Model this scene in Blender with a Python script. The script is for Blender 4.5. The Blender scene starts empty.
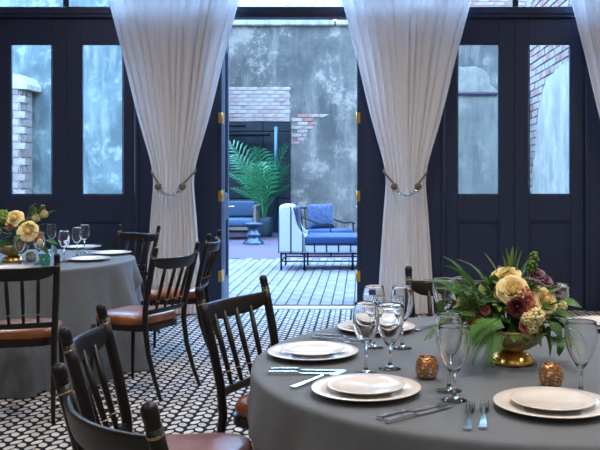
import bpy, bmesh, math, random
from mathutils import Vector, Matrix
random.seed(7)
PI = math.pi
sc = bpy.context.scene
COL = sc.collection

# ------------------------------------------------------------------ camera
F, CX, HY, HC = 850.0, 362.0, 175.0, 1.37      # focal length (px), vanishing point, camera height (m)
cd = bpy.data.cameras.new('camera'); cam = bpy.data.objects.new('camera', cd); COL.objects.link(cam)
cd.sensor_width = 36; cd.lens = F / 600 * 36
cam.location = (0, 0, HC); cam.rotation_euler = (PI / 2, 0, 0)
cd.shift_x = (300 - CX) / 600; cd.shift_y = (HY - 225) / 600
cd.clip_start = 0.05; cd.clip_end = 200
sc.camera = cam

# ------------------------------------------------------------------ sky, lamps, exposure
w = bpy.data.worlds.new('sky'); sc.world = w; w.use_nodes = True
nt = w.node_tree; bg = nt.nodes['Background']
bg.inputs[0].default_value = (0.31, 0.58, 1.0, 1); bg.inputs[1].default_value = 18.0
sc.view_settings.view_transform = 'Standard'; sc.view_settings.look = 'None'
sc.view_settings.exposure = 0.36; sc.view_settings.gamma = 1.0; sc.view_settings.use_curve_mapping = False

def added_downlight(x, y, p, size=0.22, z=4.05, col=(1.0, 0.89, 0.80), spread=150):  # unseen ceiling lamps without fixtures, added to light the room
    l = bpy.data.lights.new('added_downlight', 'AREA'); l.shape = 'DISK'; l.size = size; l.energy = p; l.color = col
    l.spread = math.radians(spread)
    o = bpy.data.objects.new('added_downlight', l); COL.objects.link(o); o.location = (x, y, z)
    return o
for x, y, p in ((-3, 1.2, 46), (0.2, 1.0, 46), (3, 1.2, 46), (-3, 4.2, 46), (0.2, 4.2, 46), (3, 4.2, 46),
                (0.75, 2.5, 62), (-3, 6.0, 66), (0.0, 6.0, 66), (3, 6.0, 66), (-3, -2, 50), (0.2, -2, 50), (3, -2, 50)):  # single lamp over the near table added to brighten its flowers
    added_downlight(x, y, p * 0.40)

# ------------------------------------------------------------------ materials
def sock(n, *names):
    for k in names:
        if k in n.inputs: return n.inputs[k]
class NT:
    def __init__(s, name):
        s.m = bpy.data.materials.new(name); s.m.use_nodes = True
        s.t = s.m.node_tree; s.b = s.t.nodes['Principled BSDF']; s.out = s.t.nodes['Material Output']
    def n(s, typ, **kw):
        x = s.t.nodes.new(typ)
        for k, v in kw.items(): setattr(x, k, v)
        return x
    def l(s, a, b): s.t.links.new(a, b)
    def coord(s, scale=(1, 1, 1), kind='Object'):
        tc = s.n('ShaderNodeTexCoord'); mp = s.n('ShaderNodeMapping'); mp.inputs['Scale'].default_value = scale
        s.l(tc.outputs[kind], mp.inputs[0]); return mp.outputs[0]
    def noise(s, vec, scale, detail=4, rough=0.6):
        n = s.n('ShaderNodeTexNoise'); n.inputs['Scale'].default_value = scale
        n.inputs['Detail'].default_value = detail; n.inputs['Roughness'].default_value = rough
        s.l(vec, n.inputs['Vector']); return n.outputs['Fac']
    def ramp(s, fac, stops):
        r = s.n('ShaderNodeValToRGB'); e = r.color_ramp.elements
        while len(e) < len(stops): e.new(0.5)
        for el, (p, c) in zip(e, stops):
            el.position = p; el.color = (c, c, c, 1) if isinstance(c, (int, float)) else (*c, 1)
        s.l(fac, r.inputs[0]); return r.outputs[0]
    def mix(s, fac, a, b, mode='MIX'):
        x = s.n('ShaderNodeMix', data_type='RGBA', blend_type=mode)
        for i, v in ((0, fac), (6, a), (7, b)):
            if hasattr(v, 'links') or hasattr(v, 'is_linked'): s.l(v, x.inputs[i])
            else: x.inputs[i].default_value = v if i == 0 else (*v, 1)
        return x.outputs[2]
    def math(s, op, a, b=None, c=None):
        x = s.n('ShaderNodeMath', operation=op)
        for i, v in enumerate((a, b, c)):
            if v is None: continue
            if hasattr(v, 'is_linked'): s.l(v, x.inputs[i])
            else: x.inputs[i].default_value = v
        return x.outputs[0]
    def bump(s, h, strength=0.2, dist=0.01):
        b = s.n('ShaderNodeBump'); b.inputs['Strength'].default_value = strength; b.inputs['Distance'].default_value = dist
        s.l(h, b.inputs['Height']); s.l(b.outputs[0], s.b.inputs['Normal'])

def mat(name, col, rough=0.5, metal=0.0, var=0.12, nscale=8.0, bump=0.0, coat=0.0, stretch=(1, 1, 1), spec=None, sheen=0.0):
    t = NT(name); v = t.coord(stretch); f = t.noise(v, nscale)
    a = tuple(max(0, c * (1 - var)) for c in col); b = tuple(min(1, c * (1 + var)) for c in col)
    t.l(t.ramp(f, [(0.3, a), (0.7, b)]), t.b.inputs['Base Color'])
    t.b.inputs['Roughness'].default_value = rough; t.b.inputs['Metallic'].default_value = metal
    if coat: t.b.inputs['Coat Weight'].default_value = coat; t.b.inputs['Coat Roughness'].default_value = 0.1
    if spec is not None: t.b.inputs['Specular IOR Level'].default_value = spec
    if sheen: t.b.inputs['Sheen Weight'].default_value = sheen
    if bump: t.bump(t.noise(v, nscale * 5), bump, 0.005)
    return t.m

def concrete(name, dark, light, pale, streak=0.62, scale=1.0):
    t = NT(name)
    v = t.coord((scale, scale, scale)); vs = t.coord((2.2 * scale, 2.2 * scale, 0.35 * scale))
    base = t.ramp(t.noise(v, 1.1, 8, 0.65), [(0.40, dark), (0.60, light)])
    st = t.ramp(t.noise(vs, 1.6, 7, 0.65), [(streak - 0.10, 0.0), (streak + 0.12, 1.0)])
    pt = t.ramp(t.noise(v, 2.2, 12, 0.75), [(0.54, 0.0), (0.62, 1.0)])
    c = t.mix(t.math('MULTIPLY', st, 0.55), base, pale)
    c = t.mix(t.math('MULTIPLY', pt, 0.6), c, pale)
    dk = t.ramp(t.noise(vs, 2.9, 6, 0.6), [(0.56, 0.0), (0.75, 1.0)])
    c = t.mix(t.math('MULTIPLY', dk, 0.7), c, tuple(x * 0.5 for x in dark))
    t.l(c, t.b.inputs['Base Color']); t.b.inputs['Roughness'].default_value = 0.9
    t.bump(t.noise(v, 9, 6), 0.35, 0.02)
    return t.m

def carpet_mat():
    t = NT('patterned_carpet')
    tc = t.n('ShaderNodeTexCoord'); sp = t.n('ShaderNodeSeparateXYZ'); t.l(tc.outputs['Object'], sp.inputs[0])
    px, py = 0.053, 0.088
    # columns of leaning lens shapes, every second column half a step ahead of its neighbour
    u = t.math('DIVIDE', t.math('ADD', sp.outputs[0], 53.0), px); col = t.math('FLOOR', u); fu = t.math('SUBTRACT', t.math('FRACT', u), 0.5)
    par = t.math('MODULO', col, 2.0)
    v = t.math('ADD', t.math('DIVIDE', t.math('ADD', sp.outputs[1], 44.0), py), t.math('MULTIPLY', par, 0.5))
    sgn = t.math('SUBTRACT', t.math('MULTIPLY', par, 2.0), 1.0)
    v = t.math('ADD', v, t.math('MULTIPLY', t.math('MULTIPLY', fu, sgn), 0.34))
    row = t.math('FLOOR', v); fv = t.math('SUBTRACT', t.math('FRACT', v), 0.5)
    fx = t.math('ADD', fu, t.math('MULTIPLY', sgn, 0.055))
    d = t.math('ADD', t.math('POWER', t.math('MULTIPLY', t.math('ABSOLUTE', fx), 2.28), 2.4),
               t.math('POWER', t.math('MULTIPLY', t.math('ABSOLUTE', fv), 2.9), 2.0))
    m = t.math('LESS_THAN', d, 1.0)
    core = t.math('LESS_THAN', d, 0.0)
    cv = t.n('ShaderNodeCombineXYZ'); t.l(row, cv.inputs[0]); t.l(col, cv.inputs[1])
    wn = t.n('ShaderNodeTexWhiteNoise', noise_dimensions='2D'); t.l(cv.outputs[0], wn.inputs['Vector'])
    tint = t.ramp(wn.outputs['Value'], [(0.0, (0.46, 0.44, 0.43)), (0.45, (0.68, 0.66, 0.65)), (0.8, (0.46, 0.49, 0.49)), (1.0, (0.55, 0.46, 0.39))])
    tint = t.mix(core, tint, (0.40, 0.40, 0.40))
    c = t.mix(m, (0.012, 0.014, 0.020), tint)
    f = t.noise(t.coord(), 400, 2)
    c = t.mix(0.35, c, t.ramp(f, [(0.3, 0.45), (0.7, 1.0)]), 'MULTIPLY')
    t.l(c, t.b.inputs['Base Color']); t.b.inputs['Roughness'].default_value = 0.95
    t.b.inputs['Specular IOR Level'].default_value = 0.1
    t.bump(f, 0.4, 0.004)
    return t.m

def thin_glass(name, tint=(0.97, 0.985, 1.0), base=0.05, edge=0.75, power=3.0):
    t = NT(name); t.t.nodes.remove(t.b)
    tr = t.n('ShaderNodeBsdfTransparent'); tr.inputs[0].default_value = (*tint, 1)
    gl = t.n('ShaderNodeBsdfGlossy'); gl.inputs['Roughness'].default_value = 0.02
    lw = t.n('ShaderNodeLayerWeight'); lw.inputs[0].default_value = 0.5
    f = t.math('ADD', t.math('MULTIPLY', t.math('POWER', lw.outputs['Facing'], power), edge), base)
    nz = t.noise(t.coord(), 30, 2)
    f = t.math('MULTIPLY', f, t.math('ADD', t.math('MULTIPLY', nz, 0.1), 0.95))
    mx = t.n('ShaderNodeMixShader'); t.l(f, mx.inputs[0]); t.l(tr.outputs[0], mx.inputs[1]); t.l(gl.outputs[0], mx.inputs[2])
    t.l(mx.outputs[0], t.out.inputs[0]); return t.m

def sheer_mat():
    t = NT('sheer_curtain'); t.t.nodes.remove(t.b)
    v = t.coord((1, 1, 0.05)); col = t.ramp(t.noise(v, 40, 3), [(0.3, (0.84, 0.83, 0.84)), (0.7, (0.90, 0.89, 0.90))])
    df = t.n('ShaderNodeBsdfDiffuse'); tl = t.n('ShaderNodeBsdfTranslucent'); tr = t.n('ShaderNodeBsdfTransparent')
    t.l(col, df.inputs[0]); t.l(col, tl.inputs[0])
    a = t.n('ShaderNodeMixShader'); a.inputs[0].default_value = 0.26; t.l(df.outputs[0], a.inputs[1]); t.l(tl.outputs[0], a.inputs[2])
    b = t.n('ShaderNodeMixShader'); b.inputs[0].default_value = 0.12; t.l(a.outputs[0], b.inputs[1]); t.l(tr.outputs[0], b.inputs[2])
    t.l(b.outputs[0], t.out.inputs[0]); return t.m

def leather_mat():
    t = NT('brown_leather'); v = t.coord()
    t.l(t.ramp(t.noise(v, 7, 6, 0.7), [(0.30, (0.07, 0.020, 0.007)), (0.5, (0.20, 0.060, 0.017)), (0.72, (0.33, 0.110, 0.032))]), t.b.inputs['Base Color'])
    t.b.inputs['Roughness'].default_value = 0.36; t.b.inputs['Coat Weight'].default_value = 0.35; t.b.inputs['Coat Roughness'].default_value = 0.2
    t.bump(t.noise(v, 45, 4), 0.08, 0.003); return t.m

def mercury_mat(name, a, b):
    t = NT(name); v = t.coord()
    vo = t.n('ShaderNodeTexVoronoi'); vo.inputs['Scale'].default_value = 105; t.l(v, vo.inputs['Vector'])
    sp = t.ramp(vo.outputs['Distance'], [(0.25, b), (0.42, a)])
    c = t.mix(t.ramp(t.noise(v, 60, 3), [(0.36, 0.0), (0.46, 1.0)]), a, sp)
    t.l(c, t.b.inputs['Base Color']); t.b.inputs['Metallic'].default_value = 0.85; t.b.inputs['Roughness'].default_value = 0.22
    t.bump(vo.outputs['Distance'], 0.5, 0.003); return t.m

def stripe_mat():
    t = NT('blue_striped_fabric'); tc = t.n('ShaderNodeTexCoord'); sp = t.n('ShaderNodeSeparateXYZ'); t.l(tc.outputs['Object'], sp.inputs[0])
    s = t.math('ADD', sp.outputs[0], t.math('MULTIPLY', sp.outputs[1], 0.35))
    m = t.math('LESS_THAN', t.math('FRACT', t.math('DIVIDE', s, 0.17)), 0.14)
    t.l(t.mix(m, (0.33, 0.315, 0.31), (0.01, 0.018, 0.05)), t.b.inputs['Base Color']); t.b.inputs['Roughness'].default_value = 0.9
    return t.m

def pillow_mat():
    t = NT('blue_patterned_fabric'); v = t.coord()
    t.l(t.ramp(t.noise(v, 14, 3), [(0.35, (0.003, 0.011, 0.05)), (0.66, (0.024, 0.036, 0.072))]), t.b.inputs['Base Color'])
    t.b.inputs['Roughness'].default_value = 0.85; return t.m

def leaf_mat(name, a, b):
    t = NT(name); oi = t.n('ShaderNodeObjectInfo')
    f = t.noise(t.coord(), 25, 3)
    t.l(t.mix(t.math('ADD', t.math('MULTIPLY', oi.outputs['Random'], 0.7), t.math('MULTIPLY', f, 0.3)), a, b), t.b.inputs['Base Color'])
    t.b.inputs['Roughness'].default_value = 0.45
    tl = t.n('ShaderNodeBsdfTranslucent'); tl.inputs[0].default_value = (*b, 1)
    mx = t.n('ShaderNodeMixShader'); mx.inputs[0].default_value = 0.18
    t.l(t.b.outputs[0], mx.inputs[1]); t.l(tl.outputs[0], mx.inputs[2]); t.l(mx.outputs[0], t.out.inputs[0]); return t.m

def bulb_mat():
    t = NT('warm_bulb'); t.b.inputs['Emission Color'].default_value = (1, .85, .6, 1); t.b.inputs['Emission Strength'].default_value = 30
    t.l(t.ramp(t.noise(t.coord(), 10), [(0.3, (.9, .85, .8)), (.7, (1, .95, .9))]), t.b.inputs['Base Color']); return t.m
def glass_mat():
    t = NT('clear_glass'); t.t.nodes.remove(t.b); g = t.n('ShaderNodeBsdfGlass'); g.inputs['IOR'].default_value = 1.45
    t.l(t.ramp(t.noise(t.coord(), 20), [(0.3, (.985, .99, .99)), (.7, (.995, .995, .995))]), g.inputs['Color']); g.inputs['Roughness'].default_value = 0
    t.l(g.outputs[0], t.out.inputs[0]); return t.m
M = {
 'real_glass': glass_mat(),
 'bulb': bulb_mat(),
 'carpet': carpet_mat(),
 'navy': mat('navy_paint', (0.016, 0.026, 0.066), 0.40, var=0.10, nscale=3, bump=0.03),
 'plaster': mat('warm_plaster', (0.42, 0.37, 0.32), 0.9),
 'ceiling': mat('white_ceiling', (0.75, 0.73, 0.70), 0.9, var=0.03),
 'pane': thin_glass('window_glass', base=0.03, edge=0.5),
 'glass': thin_glass('drinking_glass', (0.988, 0.990, 0.993), base=0.03, edge=1.0, power=3.4),
 'green_glass': thin_glass('green_glass', (0.55, 0.80, 0.68), base=0.08, edge=0.8),
 'sheer': sheer_mat(),
 'cloth': mat('grey_linen', (0.108, 0.128, 0.150), 0.78, var=0.06, nscale=30, bump=0.10, sheen=0.15),
 'black': mat('black_lacquer', (0.007, 0.006, 0.0065), 0.36, var=0.2, spec=0.35),
 'ring': mat('aged_brass_ring', (0.40, 0.33, 0.22), 0.35, 1.0),
 'leather': leather_mat(),
 'china': mat('white_china', (0.80, 0.76, 0.72), 0.16, var=0.02, coat=0.4),
 'steel': mat('polished_steel', (0.70, 0.70, 0.70), 0.17, 1.0, var=0.05),
 'gold': mat('gold_leaf', (0.80, 0.52, 0.16), 0.24, 1.0, var=0.15, nscale=20, bump=0.1),
 'oldgold': mat('antique_gold', (0.50, 0.38, 0.20), 0.38, 0.9, var=0.25, nscale=14, bump=0.12),
 'mercury': mercury_mat('gold_mercury_glass', (0.58, 0.28, 0.11), (1.0, 0.95, 0.86)),
 'silver_mercury': mercury_mat('silver_mercury_glass', (0.55, 0.56, 0.55), (1.0, 0.98, 0.94)),
 'wax': mat('white_wax', (0.85, 0.80, 0.70), 0.5, var=0.02),
 'brass': mat('satin_brass', (0.72, 0.45, 0.14), 0.35, 1.0, var=0.1),
 'rope': mat('hemp_rope', (0.15, 0.105, 0.07), 0.85, var=0.3, nscale=120, bump=0.4),
 'crystal': thin_glass('crystal_bead', (0.93, 0.95, 1.0), base=0.25, edge=0.6, power=1.5),
 'concrete': concrete('weathered_concrete', (0.024, 0.019, 0.015), (0.063, 0.050, 0.039), (0.148, 0.116, 0.087)),
 'concrete_teal': concrete('damp_concrete', (0.035, 0.044, 0.041), (0.074, 0.089, 0.080), (0.187, 0.188, 0.154), 0.6, 1.4),
 'concrete_pale': concrete('limewashed_concrete', (0.106, 0.094, 0.076), (0.163, 0.143, 0.115), (0.250, 0.214, 0.167), 0.55, 1.3),
 'plaster_white': concrete('white_render', (0.125, 0.107, 0.084), (0.206, 0.177, 0.134), (0.262, 0.225, 0.171), 0.5, 2.0),
 'mortar': mat('pale_mortar', (0.131, 0.100, 0.083), 0.95, nscale=20),
 'paver': mat('grey_brick_paver', (0.102, 0.087, 0.099), 0.75, var=0.2, nscale=6, bump=0.2),
 'paver2': mat('mauve_brick_paver', (0.112, 0.093, 0.109), 0.75, var=0.2, nscale=6, bump=0.2),
 'paver3': mat('pale_brick_paver', (0.125, 0.108, 0.119), 0.75, var=0.2, nscale=6, bump=0.2),
 'joint': mat('sand_joint', (0.056, 0.048, 0.054), 0.95),
 'slab': mat('mauve_paving', (0.055, 0.030, 0.050), 0.8, nscale=4, bump=0.1),
 'sill': mat('pale_stone_sill', (0.42, 0.41, 0.40), 0.6, nscale=12),
 'brick_w': mat('limewashed_brick', (0.145, 0.107, 0.089), 0.9, var=0.25, nscale=18, bump=0.3),
 'brick_p': mat('pale_pink_brick', (0.134, 0.084, 0.068), 0.9, var=0.3, nscale=18, bump=0.3),
 'brick_r': mat('old_red_brick', (0.131, 0.052, 0.038), 0.9, var=0.3, nscale=18, bump=0.3),
 'slate': mat('dark_slate_panel', (0.013, 0.015, 0.024), 0.6, var=0.15),
 'pipe': mat('teal_painted_pipe', (0.02, 0.085, 0.13), 0.4),
 'stripe': stripe_mat(),
 'blue': mat('blue_canvas', (0.003, 0.019, 0.073), 0.85, nscale=30),
 'bluegrey': mat('slate_blue_canvas', (0.022, 0.040, 0.074), 0.85, nscale=30),
 'pillow': pillow_mat(),
 'iron': mat('black_wrought_iron', (0.004, 0.004, 0.005), 0.75, spec=0.15),
 'teak': mat('weathered_teak', (0.093, 0.065, 0.050), 0.7, var=0.25, nscale=12, stretch=(1, 8, 8)),
 'blueceramic': mat('blue_glazed_ceramic', (0.007, 0.019, 0.041), 0.3),
 'basket': mat('teal_woven_pot', (0.019, 0.040, 0.050), 0.7, var=0.4, nscale=40, bump=0.5),
 'palm': leaf_mat('palm_leaf', (0.014, 0.106, 0.039), (0.045, 0.237, 0.083)),
 'leaf': leaf_mat('dark_leaf', (0.018, 0.075, 0.012), (0.063, 0.188, 0.022)),
 'leaf_l': leaf_mat('light_leaf', (0.08, 0.18, 0.03), (0.22, 0.33, 0.07)),
 'fern': leaf_mat('fern_leaf', (0.036, 0.156, 0.022), (0.108, 0.312, 0.039)),
 'stem': mat('green_stem', (0.05, 0.12, 0.03), 0.6),
 'rose': mat('peach_rose', (0.97, 0.78, 0.40), 0.7, var=0.12, nscale=18),
 'rose_p': mat('pink_bloom', (0.50, 0.15, 0.13), 0.7, var=0.2, nscale=18),
 'rose_b': mat('burgundy_bloom', (0.085, 0.008, 0.015), 0.6, var=0.2, nscale=18),
 'bud': mat('cream_bud', (0.74, 0.66, 0.34), 0.7, var=0.15, nscale=18),
 'mauve': mat('mauve_bloom', (0.22, 0.12, 0.17), 0.7, var=0.2, nscale=18),
 'hydr': mat('green_hydrangea', (0.22, 0.36, 0.05), 0.7, var=0.25, nscale=25),
}

# ------------------------------------------------------------------ mesh helpers
class MB:
    def __init__(s): s.v = []; s.f = []; s.sm = []
    def add(s, vs, fs, smooth=False):
        o = len(s.v); s.v += [tuple(p) for p in vs]; s.f += [tuple(i + o for i in f) for f in fs]; s.sm += [smooth] * len(fs); return s
    def box(s, x0, x1, y0, y1, z0, z1):
        return s.add([(x0, y0, z0), (x1, y0, z0), (x1, y1, z0), (x0, y1, z0), (x0, y0, z1), (x1, y0, z1), (x1, y1, z1), (x0, y1, z1)],
                     [(0, 3, 2, 1), (4, 5, 6, 7), (0, 1, 5, 4), (1, 2, 6, 5), (2, 3, 7, 6), (3, 0, 4, 7)])
    def bevbox(s, x0, x1, y0, y1, z0, z1, r, seg=2, smooth=True):
        bm = bmesh.new(); bmesh.ops.create_cube(bm, size=1)
        for v in bm.verts:
            v.co = Vector(((x0 + x1) / 2 + v.co.x * (x1 - x0), (y0 + y1) / 2 + v.co.y * (y1 - y0), (z0 + z1) / 2 + v.co.z * (z1 - z0)))
        bmesh.ops.bevel(bm, geom=bm.edges[:], offset=r, segments=seg, affect='EDGES', profile=0.5)
        bm.verts.index_update()
        s.add([v.co for v in bm.verts], [[v.index for v in f.verts] for f in bm.faces], smooth); bm.free(); return s
    def lathe(s, prof, n=32, cx=0, cy=0, cz=0, smooth=True, cap0=False, cap1=False):
        vs = []; fs = []
        for r, z in prof:
            for k in range(n):
                a = 2 * PI * k / n; vs.append((cx + r * math.cos(a), cy + r * math.sin(a), cz + z))
        for i in range(len(prof) - 1):
            for k in range(n):
                k2 = (k + 1) % n; fs.append((i * n + k, i * n + k2, (i + 1) * n + k2, (i + 1) * n + k))
        if cap0: fs.append(tuple(reversed(range(n))))
        if cap1: fs.append(tuple(range((len(prof) - 1) * n, len(prof) * n)))
        return s.add(vs, fs, smooth)
    def tube(s, pts, rad, n=8, smooth=True, caps=True, squash=None):
        pts = [Vector(p) for p in pts]; m = len(pts)
        rad = [rad] * m if isinstance(rad, (int, float)) else rad
        vs = []; fs = []; up = Vector((0.137, 0.21, 0.968))
        prev = None
        for i, p in enumerate(pts):
            t = (pts[min(i + 1, m - 1)] - pts[max(i - 1, 0)]).normalized()
            if prev is None:
                a = t.cross(up)
                if a.length < 0.1: a = t.cross(Vector((1, 0, 0)))
                a.normalize()
            else:
                a = (prev - t * prev.dot(t)).normalized()
            prev = a; b = t.cross(a)
            for k in range(n):
                an = 2 * PI * k / n; vs.append(p + a * (rad[i] * math.cos(an)) + b * (rad[i] * math.sin(an)))
        for i in range(m - 1):
            for k in range(n):
                k2 = (k + 1) % n; fs.append((i * n + k, i * n + k2, (i + 1) * n + k2, (i + 1) * n + k))
        if caps: fs.append(tuple(reversed(range(n)))); fs.append(tuple(range((m - 1) * n, m * n)))
        return s.add(vs, fs, smooth)
    def grid(s, fn, nu, nv, smooth=True, closeu=False):
        vs = [fn(i / (nu if closeu else nu - 1), j / (nv - 1)) for j in range(nv) for i in range(nu)]
        fs = []
        for j in range(nv - 1):
            for i in range(nu if closeu else nu - 1):
                i2 = (i + 1) % nu; fs.append((j * nu + i, j * nu + i2, (j + 1) * nu + i2, (j + 1) * nu + i))
        return s.add(vs, fs, smooth)
    def ball(s, c, r, n=10, m=7, sz=1.0):
        prof = [(max(1e-4, r * math.sin(PI * i / m)), -r * sz * math.cos(PI * i / m)) for i in range(m + 1)]
        return s.lathe(prof, n, *c)
    def xf(s, mtx): s.v = [tuple(mtx @ Vector(p)) for p in s.v]; return s
    def mesh(s, name, m):
        me = bpy.data.meshes.new(name); me.from_pydata(s.v, [], s.f); me.polygons.foreach_set('use_smooth', s.sm)
        me.materials.append(M[m]); me.update(); return me
    def build(s, name, m, parent=None, loc=(0, 0, 0), rot=(0, 0, 0)):
        o = bpy.data.objects.new(name, s.mesh(name, m)); COL.objects.link(o); o.location = loc; o.rotation_euler = rot; o.parent = parent
        return o

def tag(o, label, cat, group=None):
    o['label'] = label; o['category'] = cat
    if group: o['group'] = group
    return o
def thing(name, label, cat, loc=(0, 0, 0), rz=0, group=None):
    o = bpy.data.objects.new(name, None); COL.objects.link(o); o.location = loc; o.rotation_euler = (0, 0, rz); o.empty_display_size = 0.1
    return tag(o, label, cat, group)
def struct(o): o['kind'] = 'structure'; return o
def copy_tree(o, parent=None):
    c = o.copy(); COL.objects.link(c); c.parent = parent
    for ch in list(o.children): copy_tree(ch, c)
    return c
def link(name, me, parent, loc=(0, 0, 0), rot=(0, 0, 0), scale=(1, 1, 1)):
    o = bpy.data.objects.new(name, me); COL.objects.link(o); o.parent = parent; o.location = loc; o.rotation_euler = rot; o.scale = scale; return o
def sempty(name, loc=(0, 0, 0), rz=0):
    o = bpy.data.objects.new(name, None); COL.objects.link(o); o.location = loc; o.rotation_euler = (0, 0, rz); return struct(o)
def at(px, py, d): return Vector(((px - CX) / F * d, d, HC + (HY - py) / F * d))
TH = 0.75
def tab(px, py):                                   # a point on the table-top plane
    d = (HC - TH) * F / (py - HY); return Vector(((px - CX) / F * d, d, TH))

# ------------------------------------------------------------------ room shell
WY = 8.56; SP = F / WY
def wx(px): return (px - CX) / SP
def wz(py): return HC + (HY - py) / SP
XL, XR, YB, ZC = -5.2, 4.2, -4.0, 4.1
struct(MB().box(XL - .2, XR + .2, YB - .2, WY + 0.10, -0.1, 0).build('floor', 'carpet'))
struct(MB().box(XL - .2, XR + .2, YB - .2, WY + .2, ZC, ZC + .15).build('ceiling', 'ceiling'))
struct(MB().box(XL - .2, XL, YB - .2, WY, 0, ZC).build('wall_left', 'plaster'))
struct(MB().box(XR, XR + .2, YB - .2, WY, 0, ZC).build('wall_right', 'plaster'))
struct(MB().box(XL, XR, YB - .2, YB, 0, ZC).build('wall_front', 'plaster'))
# door wall: piers between the door pairs, wall above the transoms
x_pair = [(wx(-6.5), wx(65), wx(137)), (wx(443), wx(514.8), wx(587))]
xo0, xo1 = wx(219), wx(360)
zt, zh = wz(17.5), wz(7)
T = 0.14
b = MB()
b.box(XL, x_pair[0][0], WY, WY + T, 0, zt); b.box(x_pair[0][2], xo0, WY, WY + T, 0, zt)
b.box(xo1, x_pair[1][0], WY, WY + T, 0, zt); b.box(x_pair[1][2], XR, WY, WY + T, 0, zt)
b.box(XL, XR, WY, WY + T, 3.72, ZC)
struct(b.build('wall_back', 'navy'))
h = struct(MB().bevbox(XL, XR, WY - 0.03, WY + T, zt + 0.035, zh, 0.006, 1, False).build('trim_1', 'navy'))
MB().bevbox(XL, XR, WY - 0.012, WY + T - .01, zt, zt + 0.034, 0.004, 1, False).build('bead_moulding', 'navy', h)
n = 2
for x in (x_pair[0][0], x_pair[0][2], x_pair[1][0], x_pair[1][2]):
    struct(MB().bevbox(x - .02, x + .02, WY - .022, WY + .0, 0, zt, 0.006, 1, False).build('trim_%d' % n, 'navy')); n += 1
for x in (xo0, xo1):
    s = 1 if x == xo0 else -1
    struct(MB().bevbox(min(x, x + s * .03), max(x, x + s * .03), WY - .02, WY + T, 0, zt, 0.004, 1, False).build('trim_%d' % n, 'navy')); n += 1
struct(MB().bevbox(xo0, xo1, WY + .102, WY + .27, -0.05, 0.012, 0.006, 1, False).build('trim_%d' % n, 'sill'))

# transom lights above the header
edges = [XL + .05, wx(-150), wx(65), wx(219), wx(360), wx(516), XR - .3]
for i in range(len(edges) - 1):
    a, c = edges[i], edges[i + 1]
    wn_ = sempty('window_%d' % (i + 1), (0, 0, 0))
    MB().box(a, a + .03, WY + .03, WY + .10, zh, 3.72).build('mullion', 'navy', wn_)
    MB().box(c - .03, c, WY + .03, WY + .10, zh, 3.72).build('mullion', 'navy', wn_)
    MB().box(a + .03, c - .03, WY + .03, WY + .10, 3.66, 3.72).build('rail', 'navy', wn_)
    MB().box(a + .03, c - .03, WY + .06, WY + .066, zh, 3.66).build('pane', 'pane', wn_)

# door leaves
LW = 0.722
pz0, pz1, qz0, qz1 = wz(195), wz(43), 0.26, wz(221)
def door_leaf(name, loc, rz, handle=False, hinge_side=-1):
    r = sempty(name, loc, rz); st = 0.150; t = 0.05
    MB().bevbox(0, st, 0, t, .001, zt, .004, 1, False).build('stile', 'navy', r)
    MB().bevbox(LW - st, LW, 0, t, .001, zt, .004, 1, False).build('stile', 'navy', r)
    for a, c in ((.001, qz0), (qz1, pz0), (pz1, zt)):
        MB().bevbox(st, LW - st, 0.001, t - .001, a, c, .003, 1, False).build('rail', 'navy', r)
    MB().box(st, LW - st, .020, .030, qz0, qz1).build('panel', 'navy', r)
    m = MB()
    for (a, c, d, e) in ((st, LW - st, qz1 - .022, qz1), (st, LW - st, qz0, qz0 + .022), (st, st + .022, qz0 + .022, qz1 - .022), (LW - st - .022, LW - st, qz0 + .022, qz1 - .022)):
        m.bevbox(a, c, .004, .046, d, e, .006, 1, False)
    m.build('panel_moulding', 'navy', r)
    m = MB()
    for (a, c, d, e) in ((st, LW - st, pz1 - .012, pz1), (st, LW - st, pz0, pz0 + .012), (st, st + .010, pz0 + .012, pz1 - .012), (LW - st - .010, LW - st, pz0 + .012, pz1 - .012)):
        m.box(a, c, .008, .042, d, e)
    m.build('glazing_bead', 'navy', r)
    MB().box(st + .01, LW - st - .01, .022, .027, pz0 + .012, pz1 - .012).build('pane', 'pane', r)
    if handle:
        for sy in (-1, 1):
            y0 = -0.006 if sy < 0 else t
            hp = MB().bevbox(LW - .085, LW - .045, y0, y0 + .006, .92, 1.14, .002, 1).build('handle_plate', 'steel', r)
            yy = -.055 if sy < 0 else t + .055
            MB().tube([(LW - .065, y0 + (.006 if sy > 0 else 0), 1.02), (LW - .065, yy, 1.02), (LW - .075, yy, 1.02), (LW - .18, yy, 1.02)], .009, 8).build('lever', 'steel', hp)
    return r
door_leaf('door_1', (x_pair[0][0] + .001, WY + .035, 0), 0)
door_leaf('door_2', (x_pair[0][1] + .001, WY + .035, 0), 0)
door_leaf('door_3', (x_pair[1][0] + .001, WY + .035, 0), 0)
door_leaf('door_4', (x_pair[1][1] + .001, WY + .035, 0), 0)
d5 = door_leaf('door_5', (xo0 + .028, WY + T + .005, 0), math.radians(95), True)
# right-hand open leaf: hinged on the right jamb, swung outwards
d6 = door_leaf('door_6', (xo1 - .028 + .05, WY + T + .005, 0), math.radians(85), True)
for x, s in ((xo0 + .03, 1), (xo1 - .03, -1)):
    for py in (118, 196, 276):
        z = wz(py)
        hg = MB().box(min(x, x + s * .004) , max(x, x + s * .004), WY + .005, WY + T - .02, z - .055, z + .055)
        hg.box(min(x - s * .032, x), max(x - s * .032, x), WY - .026, WY - .02, z - .055, z + .055)
        hg.tube([(x, WY - .024, z - .058), (x, WY - .024, z + .058)], .008, 8)
        p = d5 if s > 0 else d6
        o = hg.build('hinge', 'brass'); o.parent = p
        o.matrix_parent_inverse = (Matrix.Translation(p.location) @ Matrix.Rotation(p.rotation_euler.z, 4, 'Z')).inverted()

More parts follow.
